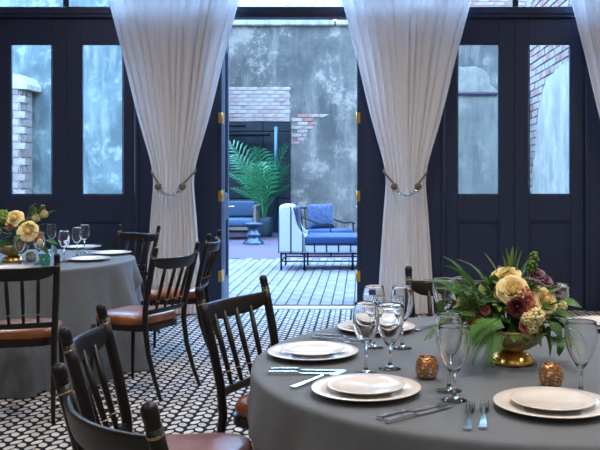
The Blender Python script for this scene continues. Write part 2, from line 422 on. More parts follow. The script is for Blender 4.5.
# ------------------------------------------------------------------ curtains
def interp(x, pts):
    if x >= pts[0][0]: return pts[0][1]
    for (a, va), (c, vc) in zip(pts, pts[1:]):
        if x >= c:
            t = (a - x) / (a - c); return va + (vc - va) * t
    return pts[-1][1]
CY = 8.34; CS = F / CY
PROF = [(3.70, 80), (3.40, 74), (3.10, 65), (2.80, 57), (2.50, 49), (2.20, 42), (2.00, 37), (1.80, 31.5), (1.62, 26), (1.48, 22), (1.38, 20.2), (1.30, 19.8), (1.20, 20.5), (1.05, 22), (0.7, 24.5), (0.3, 27), (0.012, 28)]
def smooth_prof(z):
    return sum(interp(z + d, PROF) for d in (-.09, -.045, 0, .045, .09)) / 5
def curtain(px, seed, label):
    rnd = random.Random(seed); cx = (px - CX) / CS; N = 12
    ph = [rnd.uniform(-1.0, 1.0) for _ in range(40)]; am = [rnd.uniform(.35, 1.25) for _ in range(40)]
    def fn(u, t):
        z = 3.70 + (0.012 - 3.70) * t
        hw = smooth_prof(z) / CS
        k = u * N; i = int(k); fr = k - i
        warp = ph[i] * (1 - fr) + ph[i + 1] * fr; a = am[i] * (1 - fr) + am[i + 1] * fr
        s = 2 * u - 1
        below = max(0, min(1, (1.32 - z) / 0.5))
        amp = 0.005 + 0.034 * min(1, hw / 0.6) - .002 * below
        y = CY + a * amp * math.sin(2 * PI * (k + .35 * warp)) - 0.035 * (1 - s * s) * (1 - abs(z - 1.3) / 3)
        x = cx + hw * s + .25 * hw / N * math.cos(2 * PI * (k + .35 * warp)) * (1 if z > 1.5 else .6)
        return (x, y, max(z, .006))
    o = MB().grid(fn, N * 12 + 1, 90).build('sheer_curtain', 'sheer')
    ph2 = ph[::-1]
    def fn2(u, t):
        z = 3.70 + (0.012 - 3.70) * t; hw = smooth_prof(z) / CS * (.80 if z > 1.5 else .80 + .10 * min(1, (1.5 - z) / .4)); s = 2 * u - 1
        amp = .005 + .03 * min(1, hw / .6)
        return (cx + hw * s, CY + .075 + amp * math.sin(2 * PI * 9 * u + 1.3 * math.sin(7 * u + ph2[0])), max(z, .006))
    MB().grid(fn2, 90, 50).build('gathered_layer', 'sheer', o)
    tag(o, label, 'curtain', 'white sheer curtains tied back along the door wall')
    return o
curtain(173.5, 3, 'tied-back white sheer curtain left of the open doorway')
curtain(405.5, 5, 'tied-back white sheer curtain just right of the open doorway')
curtain(634, 9, 'white sheer curtain cut off by the right edge of the photo')

def tieback(px, label):
    cx = (px - CX) / CS; hw = 20.5 / CS
    r = thing('curtain_tieback', label, 'tieback', (cx, CY, 1.25), 0, 'rope curtain tiebacks')
    def P(x, y, z): return (x, y, z)
    yf = -0.125
    pts = [P(-hw - .012, 0.02, .17)] + [P(-hw - .012 + t * (hw - .095), -.02 - t * (.105), .15 - t * .13) for t in (0, .25, .5, .75, 1)]
    MB().tube(pts, .010, 8).build('rope', 'rope', r)
    pts2 = [(-x, y, z) for x, y, z in pts]; MB().tube(pts2, .010, 8).build('rope', 'rope', r)
    MB().tube([(-hw - .012, .02, .17), (-hw * .7, .085, .19), (0, .10, .19), (hw * .7, .085, .19), (hw + .012, .02, .17)], .010, 8).build('rope', 'rope', r)
    for s in (-1, 1):
        k = MB().ball((s * .115, yf - .012, .008), .036, 12, 8, 1.0)
        k.lathe([(.030, -.006), (.036, 0), (.030, .006)], 12, s * .115, yf - .012, .012)
        k.build('knot', 'rope', r)
        rg = [(s * .100 + .028 * math.cos(a), yf - .03, -.018 + .028 * math.sin(a)) for a in [2 * PI * i / 14 for i in range(15)]]
        MB().tube(rg, .0045, 6, caps=False).build('link_ring', 'steel', r)
    bead = MB().ball((0, 0, 0), .017, 8, 6).mesh('bead', 'crystal')
    for i in range(9):
        t = i / 8 * 2 - 1
        link('bead', bead, r, (t * .095, yf - .03, -.075 + .045 * t * t))
    MB().tube([(t / 8 * .095, yf - .03, -.075 + .045 * (t / 8) ** 2) for t in range(-8, 9)], .003, 5).build('chain', 'steel', r)
tieback(173.5, 'rope and bead tieback on the curtain left of the doorway')
tieback(405.5, 'rope and bead tieback on the curtain right of the doorway')

# ------------------------------------------------------------------ courtyard
PY0 = WY + .30
patio = struct(MB().box(-12, 9, PY0 - .03, 22, -.12, -.012).build('patio_floor', 'joint'))
pm = [MB().bevbox(-.0555, .0555, -.174, .174, -.012, .018, .005, 1, False).mesh('paver', k) for k in ('paver', 'paver2', 'paver3')]
rest = MB()
ci = -40
for ci in range(-46, 32):
    x = ci * .12 - .02
    for rj in range(0, 13):
        y = PY0 + .185 + rj * .37 + (.185 if ci % 2 else 0); half = rj == 0 and ci % 2
        if half:
            if -2.02 < x < .16: link('paver', random.choice(pm), patio, (x, PY0 + .088, 0), (0, 0, 0), (1, .47, 1))
            else: rest.box(x - .0565, x + .0565, PY0 + .005, PY0 + .172, -.012, .016)
        if -2.02 < x < .16 and y < 13.7:
            link('paver', random.choice(pm), patio, (x, y, random.uniform(-.003, .001)), (0, 0, random.uniform(-.01, .01)))
        elif y < 13.7:
            rest.box(x - .0565, x + .0565, y - .181, y + .181, -.012, .016)
o = rest.build('paver_field', 'paver2', patio); o['kind'] = 'stuff'
MB().box(-12, 9, 13.72, 22, -.012, .016).build('paving_slab', 'slab', patio)

def brick_patch(parent, origin, ud, nd, u0, u1, v0, v1, inside, pal, bw=.215, bh=.068, j=.012, proud=.018, name='brick', rnd=None):
    """bricks on a vertical face: u along the wall, v upwards; ud unit vector of u, nd outward normal"""
    rnd = rnd or random.Random(11)
    rz = math.atan2(ud[1], ud[0])
    ms = [MB().bevbox(-bw / 2, bw / 2, -.03, .03, -bh / 2, bh / 2, .006, 1, False).mesh(name, k) for k in pal]
    v = v0 + bh / 2; row = 0
    while v < v1:
        u = u0 + bw / 2 + (0 if row % 2 else (bw + j) / 2 - .0)
        u -= (bw + j)
        while u - bw / 2 < u1:
            if u + bw / 2 > u0 and inside(u, v):
                dp = proud - .03 + rnd.uniform(-.006, .006)
                link(name, rnd.choice(ms), parent, (origin[0] + ud[0] * u + nd[0] * dp, origin[1] + ud[1] * u + nd[1] * dp, v), (rnd.uniform(-.02, .02), 0, rz))
            u += bw + j
        v += bh + j; row += 1

# main rear wall with the slate-lined niche on its left
RY = 17.6; RS = F / RY
def rx(px): return (px - CX) / RS
def rz_(py): return HC + (HY - py) / RS
nx1 = rx(291); nz1 = rz_(121.5); nx0 = -5.2
b = MB(); top = rz_(26)
rear = struct(MB().box(nx1, 3.2, RY, RY + .35, 0, top).build('wall_courtyard', 'concrete'))
lintel = struct(MB().box(nx0, nx1, RY, RY + .35, nz1, top).build('wall_courtyard_lintel', 'concrete'))
struct(MB().box(-12, nx0, RY, RY + .35, 0, top).build('wall_courtyard_end', 'concrete'))
cop = MB().bevbox(-12, 3.25, RY - .10, RY + .42, top, rz_(17.5), .02, 1, False).build('coping', 'concrete_pale', rear)
NB = 20.0
struct(MB().box(nx0 - .1, nx0, RY + .35, NB + .2, 0, 3.2).build('wall_niche_left', 'slate'))
struct(MB().box(nx1 + .1, nx1 + .22, RY + .35, NB + .2, 0, 3.2).build('wall_niche_right', 'slate'))
nb = struct(MB().box(nx0, nx1 + .1, NB + .05, NB + .2, 0, 3.2).build('wall_niche_back', 'joint'))
for i in range(4):
    for k in range(4):
        a = nx0 + i * (nx1 + .1 - nx0) / 4
        MB().bevbox(a + .01, a + (nx1 + .1 - nx0) / 4 - .01, NB, NB + .05, .03 + k * .79, .03 + (k + 1) * .79 - .02, .008, 1, False).build('panel', 'slate', nb)
# limewashed brick band over the niche and broken render beside it
rr = random.Random(4)
MB().box(nx0 + 1.6, nx1 - .03, RY - .008, RY, nz1, rz_(88)).build('mortar_bed', 'mortar', lintel)
brick_patch(lintel, (0, RY, 0), (1, 0, 0), (0, -1, 0), nx0 + .1, nx1 + .04, nz1 + .005, nz1 + .09, lambda u, v: u < nx1 - .05, ['brick_r', 'brick_p', 'brick_p'], rnd=rr)
brick_patch(lintel, (0, RY, 0), (1, 0, 0), (0, -1, 0), nx0 + .1, nx1 + .04, nz1 + .085, rz_(88), lambda u, v: nx0 + 1.6 < u < nx1 - .05, ['brick_w', 'brick_w', 'brick_p'], rnd=rr)
def ragged(u, v):
    px = CX + u * RS; py = HY - (v - HC) * RS
    return px > 293 and py > 114 and py < 152 - (px - 291) * 1.05 + 3 * math.sin(px * .9)
brick_patch(rear, (0, RY, 0), (1, 0, 0), (0, -1, 0), nx1 + .02, rx(334), 1.6, rz_(113), ragged, ['brick_p', 'brick_w', 'brick_r', 'brick_p'], rnd=rr)
# lower render skin with a ragged upper edge
m = MB(); pts = []
edge = [(291, 152), (296, 149), (299, 143), (304, 139), (308, 133), (313, 128), (317, 121), (323, 117), (330, 114), (338, 116), (346, 113), (360, 112), (470, 113)]
front = [(rx(px), RY - .025, rz_(py)) for px, py in edge]; base = [(rx(px), RY - .025, 0) for px, py in edge]
back = [(x, RY + .0, z) for x, y, z in front]
nn = len(edge)
m.add(front + base + back, [(i, i + 1, nn + i + 1, nn + i)[::-1] for i in range(nn - 1)] + [(i, i + 1, 2 * nn + i + 1, 2 * nn + i) for i in range(nn - 1)])
m.build('render_skin', 'concrete', rear)
pipe = tag(MB().tube([(rx(276), NB - .16, .03), (rx(276) * 19.84 / RY, NB - .16, .03), (rx(276) * 19.84 / RY, NB - .16, nz1 + .02)][1:], .045, 12).build('drain_pipe', 'pipe'), 'teal vertical pipe against the dark niche panels behind the palm', 'pipe')
for i, (pa, pb, py, lab) in enumerate(((206, 246, 126, 'upper grey slim heater bar on the dark niche back'), (214, 270, 135, 'lower grey slim heater bar on the dark niche back'))):
    dd = NB - .14; a = at(pa, py, dd); c = at(pb, py, dd)
    t = thing('heater_bar', lab, 'heater', (a.x, dd, a.z), 0, 'heater bars in the niche')
    MB().bevbox(0, c.x - a.x, -.05, .02, -.03, .03, .012, 2).build('body', 'iron', t)
    for q in (.25, .75):
        MB().box((c.x - a.x) * q - .015, (c.x - a.x) * q + .015, .02, .142, -.012, .012).build('bracket', 'iron', t)

def spot(px, py, label):
    c = at(px, py, RY - .16); t = thing('spot_lamp', label, 'lamp', (c.x, RY - .10, top))
    MB().tube([(0, 0, -.02), (0, -.06, 0), (0, -.06, c.z - top)], .012, 6).build('bracket', 'iron', t)
    MB().lathe([(.02, .05), (.045, .03), (.05, -.01)], 14, 0, -.06, c.z - top).build('hood', 'iron', t)
    MB().ball((0, -.06, c.z - top), .035, 10, 7).build('bulb', 'bulb', t)
spot(335, 18.5, 'small lit warm spot lamp at the top of the courtyard wall')
# left: limewashed brick pier in front of a damp concrete wall
lw_ = struct(MB().box(-12, -3.6, 15.2, 15.5, 0, 5.2).build('wall_courtyard_left', 'concrete_teal'))
PD = 14.6; q0, q1 = at(-6, 0, PD).x, at(21, 0, PD).x; qt = at(0, 88, PD).z
pier = struct(MB().box(q0 + .02, q1 - .02, PD + .02, PD + .55, 0, qt).build('wall_pier', 'mortar'))
brick_patch(pier, (q0, PD + .02, 0), (1, 0, 0), (0, -1, 0), 0, q1 - q0, 1.0, qt, lambda u, v: .05 < u < q1 - q0 - .02, ['brick_w', 'brick_w', 'brick_p'], bw=.20, bh=.115, j=.02)
brick_patch(pier, (q1 - .02, PD + .05, 0), (0, 1, 0), (1, 0, 0), 0, .5, 1.0, qt, lambda u, v: .05 < u < .42, ['brick_w', 'brick_w', 'brick_p'], bw=.20, bh=.115, j=.02)
c = MB(); a0 = q0 - .05; 
prof = [(a0, qt), (q1 + .12, qt - .02), (q1 + .13, qt + .06), (q1 + .02, qt + .22), (q1 - .10, qt + .24), (a0, qt + .34)]
c.add([(x, PD - .06, z) for x, z in prof] + [(x, PD + .6, z) for x, z in prof], [tuple(range(6)), tuple(reversed(range(6, 12)))] + [(i, i + 6, (i + 1) % 6 + 6, (i + 1) % 6) for i in range(6)])
c.build('broken_cap', 'plaster_white', pier)

# right: lower wall, with a lump of old render on it, and the side wall of brick and limewash
RW = 13.0; e0, e1 = 0.9, at(531, 0, RW).x; et = at(0, 95, RW).z
rw = struct(MB().box(e0, e1 + .3, RW, RW + .3, 0, et).build('wall_courtyard_right', 'concrete_pale'))
MB().bevbox(e0, e1, RW - .05, RW + .33, et, et + .045, .01, 1, False).build('coping', 'slab', rw)
lump = [(440, 66), (452, 64), (462, 67), (475, 66), (484, 69), (489, 76), (490, 84), (497, 90), (503, 94)]
pts = [(at(px, 0, RW).x, at(0, py, RW).z) for px, py in lump]
pts = [(pts[0][0], et + .045)] + pts
n_ = len(pts)
m = MB().add([(x, RW + .02, z) for x, z in pts] + [(x, RW + .28, z) for x, z in pts], [tuple(reversed(range(n_))), tuple(range(n_, 2 * n_))] + [(i, (i + 1) % n_, (i + 1) % n_ + n_, i + n_) for i in range(n_)])
m.build('broken_render', 'plaster_white', rw)
SX = e1
sw = struct(MB().box(SX, SX + .3, WY + .6, RW + .3, 0, 5.2).build('wall_courtyard_side', 'mortar'))
edge = [(0.22, 0.6), (0.28, 1.1), (.40, 1.55), (.58, 2.0), (.75, 2.33), (1.0, 2.56), (1.25, 2.68), (1.8, 2.75), (2.4, 2.79), (3.8, 2.82)]
def side_in(u, v):      # u runs from the far corner towards the house
    for (a, va), (c, vc) in zip(edge, edge[1:]):
        if u < c: return v > va + (vc - va) * max(0, (u - a)) / (c - a) - .05
    return v > 2.8
brick_patch(sw, (SX, RW, 0), (0, -1, 0), (-1, 0, 0), 0, 3.4, 1.0, 4.6, side_in, ['brick_p', 'brick_w', 'brick_r', 'brick_w'], bh=.085, j=.018)
m = MB()
k = len(edge); fr = [(SX - .035, RW - u, v) for u, v in edge]; bs = [(SX - .035, RW - u, 0) for u, v in edge]; bk = [(SX, RW - u, v) for u, v in edge]
m.add(fr + bs + bk, [(i, i + 1, k + i + 1, k + i) for i in range(k - 1)] + [(i, i + 1, 2 * k + i + 1, 2 * k + i)[::-1] for i in range(k - 1)] + [(0, k, 2 * k)])
m.build('render_skin', 'concrete_pale', sw)
# tall brick house behind the right end
hb = struct(MB().box(1.6, 9, 18.6, 18.9, 0, 7.5).build('wall_house', 'mortar'))
brick_patch(hb, (0, 18.6, 0), (1, 0, 0), (0, -1, 0), 2.1, 4.9, 4.6, 5.4, lambda u, v: True, ['brick_p', 'brick_w', 'brick_r'])
# far white facade seen in the centre and left transoms
fb = struct(MB().box(-13, 1.4, 30, 31, 0, 9.2).build('wall_facade', 'plaster_white'))

# ---- striped chaise on an iron base
ch = thing('chaise', 'white and navy striped chaise with blue seat on black iron base', 'sofa', (at(278, 0, 12).x, 12.0, 0.018), 0)
L, D = 1.75, .82
def wing(y0, y1, nm):
    prof = [(0.0, .25), (0.0, .79), (.015, .88), (.05, .915), (.12, .92), (.18, .90), (.215, .84), (.235, .75), (.255, .66), (.285, .59), (.33, .535), (.375, .51), (.375, .25)]
    k = len(prof); m = MB()
    m.add([(x, y0, z) for x, z in prof] + [(x, y1, z) for x, z in prof], [tuple(range(k)), tuple(reversed(range(k, 2 * k)))] + [(i, i + k, (i + 1) % k + k, (i + 1) % k) for i in range(k)])
    bm = bmesh.new(); vs = [bm.verts.new(v) for v in m.v]; [bm.faces.new([vs[i] for i in f]) for f in m.f]
    bmesh.ops.recalc_face_normals(bm, faces=bm.faces)
    bmesh.ops.bevel(bm, geom=[e for e in bm.edges if abs(e.verts[0].co.y - e.verts[1].co.y) < 1e-5], offset=.022, segments=3, affect='EDGES', clamp_overlap=True)
    bm.verts.index_update(); q = MB(); q.add([v.co for v in bm.verts], [[v.index for v in f.verts] for f in bm.faces], False); bm.free()
    q.build(nm, 'stripe', ch)
wing(0, .13, 'arm'); wing(D - .13, D, 'arm')
MB().bevbox(0.0, .20, .13, D - .13, .25, .925, .05, 3).build('backrest', 'stripe', ch)
MB().bevbox(.20, .27, .14, D - .14, .50, .90, .03, 3).build('back_cushion', 'pillow', ch)
MB().bevbox(.375, L, .02, D - .02, .255, .36, .01, 2).build('seat_base', 'stripe', ch)
MB().bevbox(.20, .378, .132, D - .132, .25, .47, .01, 2).build('seat_base', 'stripe', ch)
MB().bevbox(.380, L + .02, 0.0, D, .362, .485, .03, 3).build('seat_cushion', 'blue', ch)
for x in (.04, .37, 1.05, 1.70):
    for y in (.05, D - .05):
        MB().tube([(x, y, 0), (x, y, .25)], .014, 8).build('leg', 'iron', ch)
for z in (.13, .235):
    ring = [(.04, .05, z), (1.70, .05, z), (1.70, D - .05, z), (.04, D - .05, z), (.04, .05, z)]
    for a, c in zip(ring, ring[1:]): MB().tube([a, c], .011, 6).build('stretcher', 'iron', ch)

# ---- iron armchair behind, with a patterned pillow
ac = thing('iron_armchair', 'black wrought iron armchair with blue seat pad behind the chaise', 'chair', (-.51, 14.0, 0.018), math.radians(52))
W_, D_ = .60, .62; ac.scale = (1, 1, .88)
for x in (0, W_):
    MB().tube([(x, 0, 0), (x, 0, .40), (x, .02, .60)], .014, 8).build('leg', 'iron', ac)
    MB().tube([(x, D_, 0), (x, D_, .40), (x, D_ + .06, .90)], .014, 8).build('leg', 'iron', ac)
    MB().tube([(x, D_ + .04, .74), (x, D_ * .7, .66), (x, D_ * .35, .60), (x, .05, .62), (x, -.03, .60)], .015, 8).build('arm', 'iron', ac)
for z in (.90, .50):
    MB().tube([(0, D_ + (.06 if z > .6 else .015), z), (W_, D_ + (.06 if z > .6 else .015), z)], .015, 8).build('back_rail', 'iron', ac)
for i in range(1, 6):
    MB().tube([(W_ * i / 6, D_ + .015, .50), (W_ * i / 6, D_ + .06, .90)], .008, 6).build('back_bar', 'iron', ac)
for a, c in (((0, 0), (W_, 0)), ((W_, 0), (W_, D_)), ((0, D_), (W_, D_)), ((0, 0), (0, D_))):
    MB().tube([(a[0], a[1], .40), (c[0], c[1], .40)], .013, 6).build('seat_rail', 'iron', ac)
MB().bevbox(.02, W_ - .02, .0, D_ - .02, .415, .50, .03, 3).build('seat_pad', 'blue', ac)
def pillow(w_, h_, d_, name, m, loc, rot, label):
    def fn(u, v, s):
        a, c = 2 * u - 1, 2 * v - 1
        th = d_ / 2 * max(0, (1 - a ** 4) * (1 - c ** 4)) ** .5
        k = 1 - .06 * (1 - a * a) * abs(c) ** 3; l = 1 - .06 * (1 - c * c) * abs(a) ** 3
        return (a * w_ / 2 * l, s * th, c * h_ / 2 * k)
    q = MB(); q.grid(lambda u, v: fn(u, v, -1), 15, 15); q.grid(lambda u, v: fn(u, v, 1), 15, 15)
    return tag(q.build(name, m, None, loc, rot), label, 'pillow')
p = at(319, 220, 13.9)
pillow(.48, .44, .17, 'throw_pillow', 'pillow', (-.70, 14.50, .668), (math.radians(-14), 0, math.radians(24)), 'blue patterned square pillow leaning on the iron armchair')

# ---- teak lounge seat, drum table, palm
lc = thing('teak_lounge_seat', 'low teak lounge seat with slatted arm by the potted palm', 'chair', (at(257, 0, 18).x, 17.7, .016), 0)
Wl, Dl = 1.7, .8
for x in (-Wl, -.04):
    for y in (0, Dl - .06):
        MB().bevbox(x, x + .05, y, y + .05, 0, .68 if True else .4, .006, 1, False).build('leg', 'teak', lc)
    MB().bevbox(x - .01, x + .06, -.01, Dl, .68, .715, .006, 1, False).build('arm_rail', 'teak', lc)
    for i in range(7):
        MB().box(x + .012, x + .037, .09 + i * .095, .14 + i * .095, .27, .68).build('slat', 'teak', lc)
MB().bevbox(-Wl, .01, .0, Dl, .20, .27, .008, 1, False).build('seat_frame', 'teak', lc)
for i in range(9):
    MB().box(-Wl + .08 + i * .175, -Wl + .18 + i * .175, Dl - .04, Dl - .015, .27, .76).build('slat', 'teak', lc)
MB().bevbox(-Wl + .06, -.05, -.02, Dl - .1, .275, .44, .05, 3).build('seat_cushion', 'bluegrey', lc)
for i in range(2):
    MB().bevbox(-Wl + .07 + i * .79, -Wl + .84 + i * .79, Dl - .25, Dl - .06, .445, .80, .06, 3).build('back_cushion', 'bluegrey', lc)
st = tag(MB().lathe([(.01, 0), (.20, 0), (.205, .03), (.15, .08), (.11, .13), (.15, .17), (.15, .20), (.10, .25), (.12, .32), (.20, .37), (.21, .385), (.21, .42), (.01, .42)], 32).build('drum_side_table', 'blueceramic', None, (at(253.5, 0, 16.7).x, 16.7, .016)), 'dark blue turned side table before the teak lounge seat', 'table')

pt = thing('potted_palm', 'tall green palm in a woven teal pot in the niche', 'plant', (at(264.5, 0, 18.75).x, 18.75, .016))
MB().lathe([(.005, 0), (.165, 0), (.185, .1), (.19, .3), (.175, .42), (.16, .42), (.16, .37), (.005, .37)], 32).build('woven_pot', 'basket', pt)
rp = random.Random(21)
def frond(L_, droop, az, base, nleaf=17, lw=.052):
    m = MB(); P = []
    dx, dy = math.cos(az), math.sin(az)
    for i in range(nleaf + 1):
        t = i / nleaf; out = L_ * (.12 * t + droop * t * t); up = L_ * (t - droop * .55 * t ** 2.4)
        P.append(Vector((dx * out, dy * out, up)) + base)
    m.tube(P, [.014 * (1 - .75 * i / nleaf) + .002 for i in range(nleaf + 1)], 5)
    side = Vector((-dy, dx, 0)) * .75 + Vector((dx, dy, 0)) * .35
    for i in range(5, nleaf + 1):
        t = i / nleaf; ll = L_ * .34 * math.sin(PI * min(1, .20 + .80 * (t - .25) / .75)) ** .6 + .05
        tg = (P[i] - P[i - 1]).normalized(); sd = (side - tg * side.dot(tg)).normalized(); nrm = tg.cross(sd)
        for s in (-1, 1):
            d = (sd * s * .85 + tg * .62 + nrm * .15).normalized()
            e = P[i] + d * ll + Vector((0, 0, -.22 * ll)); mid = P[i] + d * ll * .45 + Vector((0, 0, .02 * ll)); wv = tg * lw * .5
            m.add([P[i] - wv * .4, P[i] + wv * .4, mid + wv, e, mid - wv], [(0, 1, 2, 4), (4, 2, 3)], True)
    return m
fr_specs = [(2.0, .25, 3.05), (1.75, .34, 2.75), (1.40, .46, 3.4), (1.05, .60, 3.1), (1.85, .17, .25), (1.45, .30, -.15), (1.0, .45, .25), (1.7, .14, 4.5), (1.5, .30, 1.9)]
for L_, dr, az in fr_specs:
    frond(L_, dr, az, Vector((rp.uniform(-.05, .05), rp.uniform(-.05, .05), .36))).build('frond', 'palm', pt)

# ------------------------------------------------------------------ chairs
def make_chair():
    c = thing('spindle_chair', 'chair', 'chair')
    yt, zb = -.30, .93
    for s in (-1, 1):
        pts = [(s * .205, -.335, 0), (s * .200, -.285, .12), (s * .198, -.235, .28), (s * .198, -.212, .44), (s * .203, -.218, .55), (s * .212, -.250, .70), (s * .219, -.283, .83), (s * .222, -.298, .885)]
        MB().tube(pts, [.011, .013, .016, .0175, .0180, .0190, .0182, .0172], 10).build('post', 'black', c)
        fin = MB().lathe([(.012, -.004), (.0168, 0), (.0168, .006), (.0158, .009), (.0158, .011), (.0170, .014), (.0176, .028), (.0166, .041), (.0115, .048), (.0005, .051)], 12)
        fin.xf(Matrix.Translation((s * .222, -.299, .886)) @ Matrix.Rotation(math.radians(14), 4, 'X')).build('finial', 'black', c)
        MB().lathe([(.0172, -.003), (.0192, 0), (.0172, .003)], 12).xf(Matrix.Translation((s * .221, -.294, .868)) @ Matrix.Rotation(math.radians(14), 4, 'X')).build('ring', 'ring', c)
        MB().tube([(s * .205, .205, 0), (s * .200, .198, .2), (s * .195, .190, .43)], [.010, .013, .016], 8).build('leg', 'black', c)
    def crest(u, v):            # closed cross-section loop swept from post to post
        s = 2 * v - 1; h0 = .073 - .034 * abs(s) ** 6; dip = .006 * (1 - s * s)
        x = .212 * s; y = -.285 - .048 * (1 - s * s); a = 2 * PI * u
        ca, sa = math.cos(a), math.sin(a)
        q = abs(ca) ** .45 * (1 if ca > 0 else -1); r = abs(sa) ** .45 * (1 if sa > 0 else -1)
        zz = .866 - dip - h0 / 2 + r * h0 / 2
        return (x, y - (zz - .83) * .25 + q * .0095, zz)
    MB().grid(crest, 16, 21, True, True).build('crest_rail', 'black', c)
    def lower(u, v):
        s = 2 * v - 1; a = 2 * PI * u; ca, sa = math.cos(a), math.sin(a)
        q = abs(ca) ** .5 * (1 if ca > 0 else -1); r = abs(sa) ** .5 * (1 if sa > 0 else -1)
        return (.198 * s, -.217 - .018 * (1 - s * s) + q * .009 - r * .003, .527 + r * .016)
    MB().grid(lower, 14, 13, True, True).build('lower_rail', 'black', c)
    for i in range(4):
        s = (i + 1) / 5 * 2 - 1
        a = Vector((.190 * s, -.216 - .018 * (1 - s * s), .527)); d = Vector((.208 * s, -.279 - .048 * (1 - s * s), .815))
        sp = MB().tube([a, a.lerp(d, .2), a.lerp(d, .55), d], [.008, .0095, .0115, .0095], 8).build('spindle', 'black', c)
        q = a.lerp(d, .22); MB().tube([q, a.lerp(d, .235)], .0112, 8).build('ring', 'ring', sp)
    def outline(k, n, gx, gy0, gy1, e=.55):
        a = 2 * PI * k / n; ca, sa = math.cos(a), math.sin(a)
        x = abs(ca) ** e * (1 if ca > 0 else -1); y = abs(sa) ** e * (1 if sa > 0 else -1)
        return x * gx * (1 + .06 * y), (gy0 + gy1) / 2 + y * (gy1 - gy0) / 2
    n = 40; m = MB()
    for z, g in ((.405, 0), (.44, 0)): m.v += [(*outline(k, n, .205 + g, -.215, .205, .45), z) for k in range(n)]
    m.f = [(k, (k + 1) % n, n + (k + 1) % n, n + k) for k in range(n)] + [tuple(reversed(range(n))), tuple(range(n, 2 * n))]; m.sm = [False] * len(m.f)
    m.build('seat_frame', 'black', c)
    m = MB(); rings = [(.985, .440), (1.03, .452), (1.04, .470), (1.01, .488), (.93, .500), (.75, .507), (.45, .511), (.12, .512)]
    for g, z in rings: m.v += [tuple((lambda p: (p[0] * g, (p[1] + .0) * g, z))(outline(k, n, .205, -.20, .205, .5))) for k in range(n)]
    m.f = [(i * n + k, i * n + (k + 1) % n, (i + 1) * n + (k + 1) % n, (i + 1) * n + k) for i in range(len(rings) - 1) for k in range(n)] + [tuple(range((len(rings) - 1) * n, len(rings) * n))]
    m.sm = [True] * len(m.f)
    m.build('seat_cushion', 'leather', c)
    return c
chair0 = make_chair(); used = False
def place_chair(mx, my, fx, fy, label, group):
    """mx,my: middle between the post tops; fx,fy: the way the sitter faces"""
    global used
    c = chair0 if not used else copy_tree(chair0); used = True
    l = math.hypot(fx, fy); fx /= l; fy /= l
    c.location = (mx + fx * .30, my + fy * .30, 0); c.rotation_euler = (0, 0, math.atan2(-fx, fy))
    tag(c, label, 'chair', group)
G1, G2 = 'chairs around the near table', 'chairs around the left table'
place_chair(-.525, 3.50, .39, -.20, 'black spindle chair in the middle, facing the plates on the near table', G1)
place_chair(-.858, 2.65, .41, .03, 'black spindle chair standing behind the frontmost chair at lower left', G1)
place_chair(-.548, 1.80, .32, .28, 'frontmost black spindle chair, its curved crest at the bottom of the photo', G1)
place_chair(.445, 4.07, .03, -1, 'black spindle chair mostly hidden behind the near flower arrangement', G1)
place_chair(-1.91, 4.67, -.25, 1, 'black spindle chair cut off by the left edge, back to the camera', G2)
place_chair(-1.165, 5.34, -.46, .20, 'black spindle chair with its whole brown leather seat in view', G2)
place_chair(-1.95, 7.42, -.27, -.50, 'black spindle chair behind the left table, against the dark doors', G2)
place_chair(-1.14, 6.53, -.45, .0, 'black spindle chair seen edge-on beside the left jamb of the doorway', G2)

# ------------------------------------------------------------------ tablecloths
CHAIRS = []
def in_chair(x, y):
    for ox, oy, a in CHAIRS:
        dx, dy = x - ox, y - oy; lx = dx * math.cos(a) + dy * math.sin(a); ly = -dx * math.sin(a) + dy * math.cos(a)
        if abs(lx) < .245 and -.34 < ly < .245: return True
    return False
def tablecloth(cx, cy, r, seed, label, flare=.09, n=15, amp=.060):
    rnd = random.Random(seed); ph = [rnd.uniform(0, 6.28) for _ in range(4)]
    prof = [(0.0005, 0), (.3, 0), (.6, 0), (.8, 0), (.88, 0), (.965, 0), (.985, .001), (.996, .005), (1.0, .012), (1.002, .022)]
    rows = [(p * r, TH - dz, 0) for p, dz in prof]
    for i in range(1, 22):
        t = i / 21; rows.append((r * 1.002 + flare * t ** 1.2, (TH - .022) * (1 - t) + .006 * t, t))
    NA = 200; vs = []
    dent = []
    for k in range(NA):
        a = 2 * PI * k / NA; q = 1.1; lim = 1.2
        while q > .35:
            if in_chair(cx + q * math.cos(a), cy + q * math.sin(a)): lim = q - .02
            q -= .02
        dent.append(lim)
    dent = [min(dent[(k + j) % NA] + .012 * abs(j) for j in range(-5, 6)) for k in range(NA)]
    for rad, z, t in rows:
        for k in range(NA):
            a = 2 * PI * k / NA
            f = math.sin(n * a + ph[0] + .8 * math.sin(3 * a + ph[1])) * .7 + .3 * math.sin((n * 2 + 1) * a + ph[2]) 
            g = amp * min(1, t * 1.6) * (1 + .4 * math.sin(5 * a + ph[3]))
            rr_ = rad + g * (f + .25) * (t > 0)
            wgt = max(0, min(1, (.70 - z) / .16)); lim = 1.2 + (dent[k] - 1.2) * wgt if dent[k] < 1.19 else 9
            rr_ = min(rr_, max(lim, rr_ + (dent[k] - rr_) * wgt))
            vs.append((rr_ * math.cos(a), rr_ * math.sin(a), z))
    fs = [(i * NA + k, i * NA + (k + 1) % NA, (i + 1) * NA + (k + 1) % NA, (i + 1) * NA + k) for i in range(len(rows) - 1) for k in range(NA)]
    fs = [f[::-1] for f in fs]
    o = MB().add(vs, fs, True).build('tablecloth', 'cloth', None, (cx, cy, 0))
    return tag(o, label, 'tablecloth', 'grey floor-length tablecloths')
CHAIRS += [(o.location.x, o.location.y, o.rotation_euler.z) for o in COL.objects if o.type == 'EMPTY' and o.name.startswith('spindle_chair')]
TC1 = (.555, 2.86); TC2 = (-2.60, 6.22)
tablecloth(*TC1, .92, 2, 'grey floor-length tablecloth over the near round table')
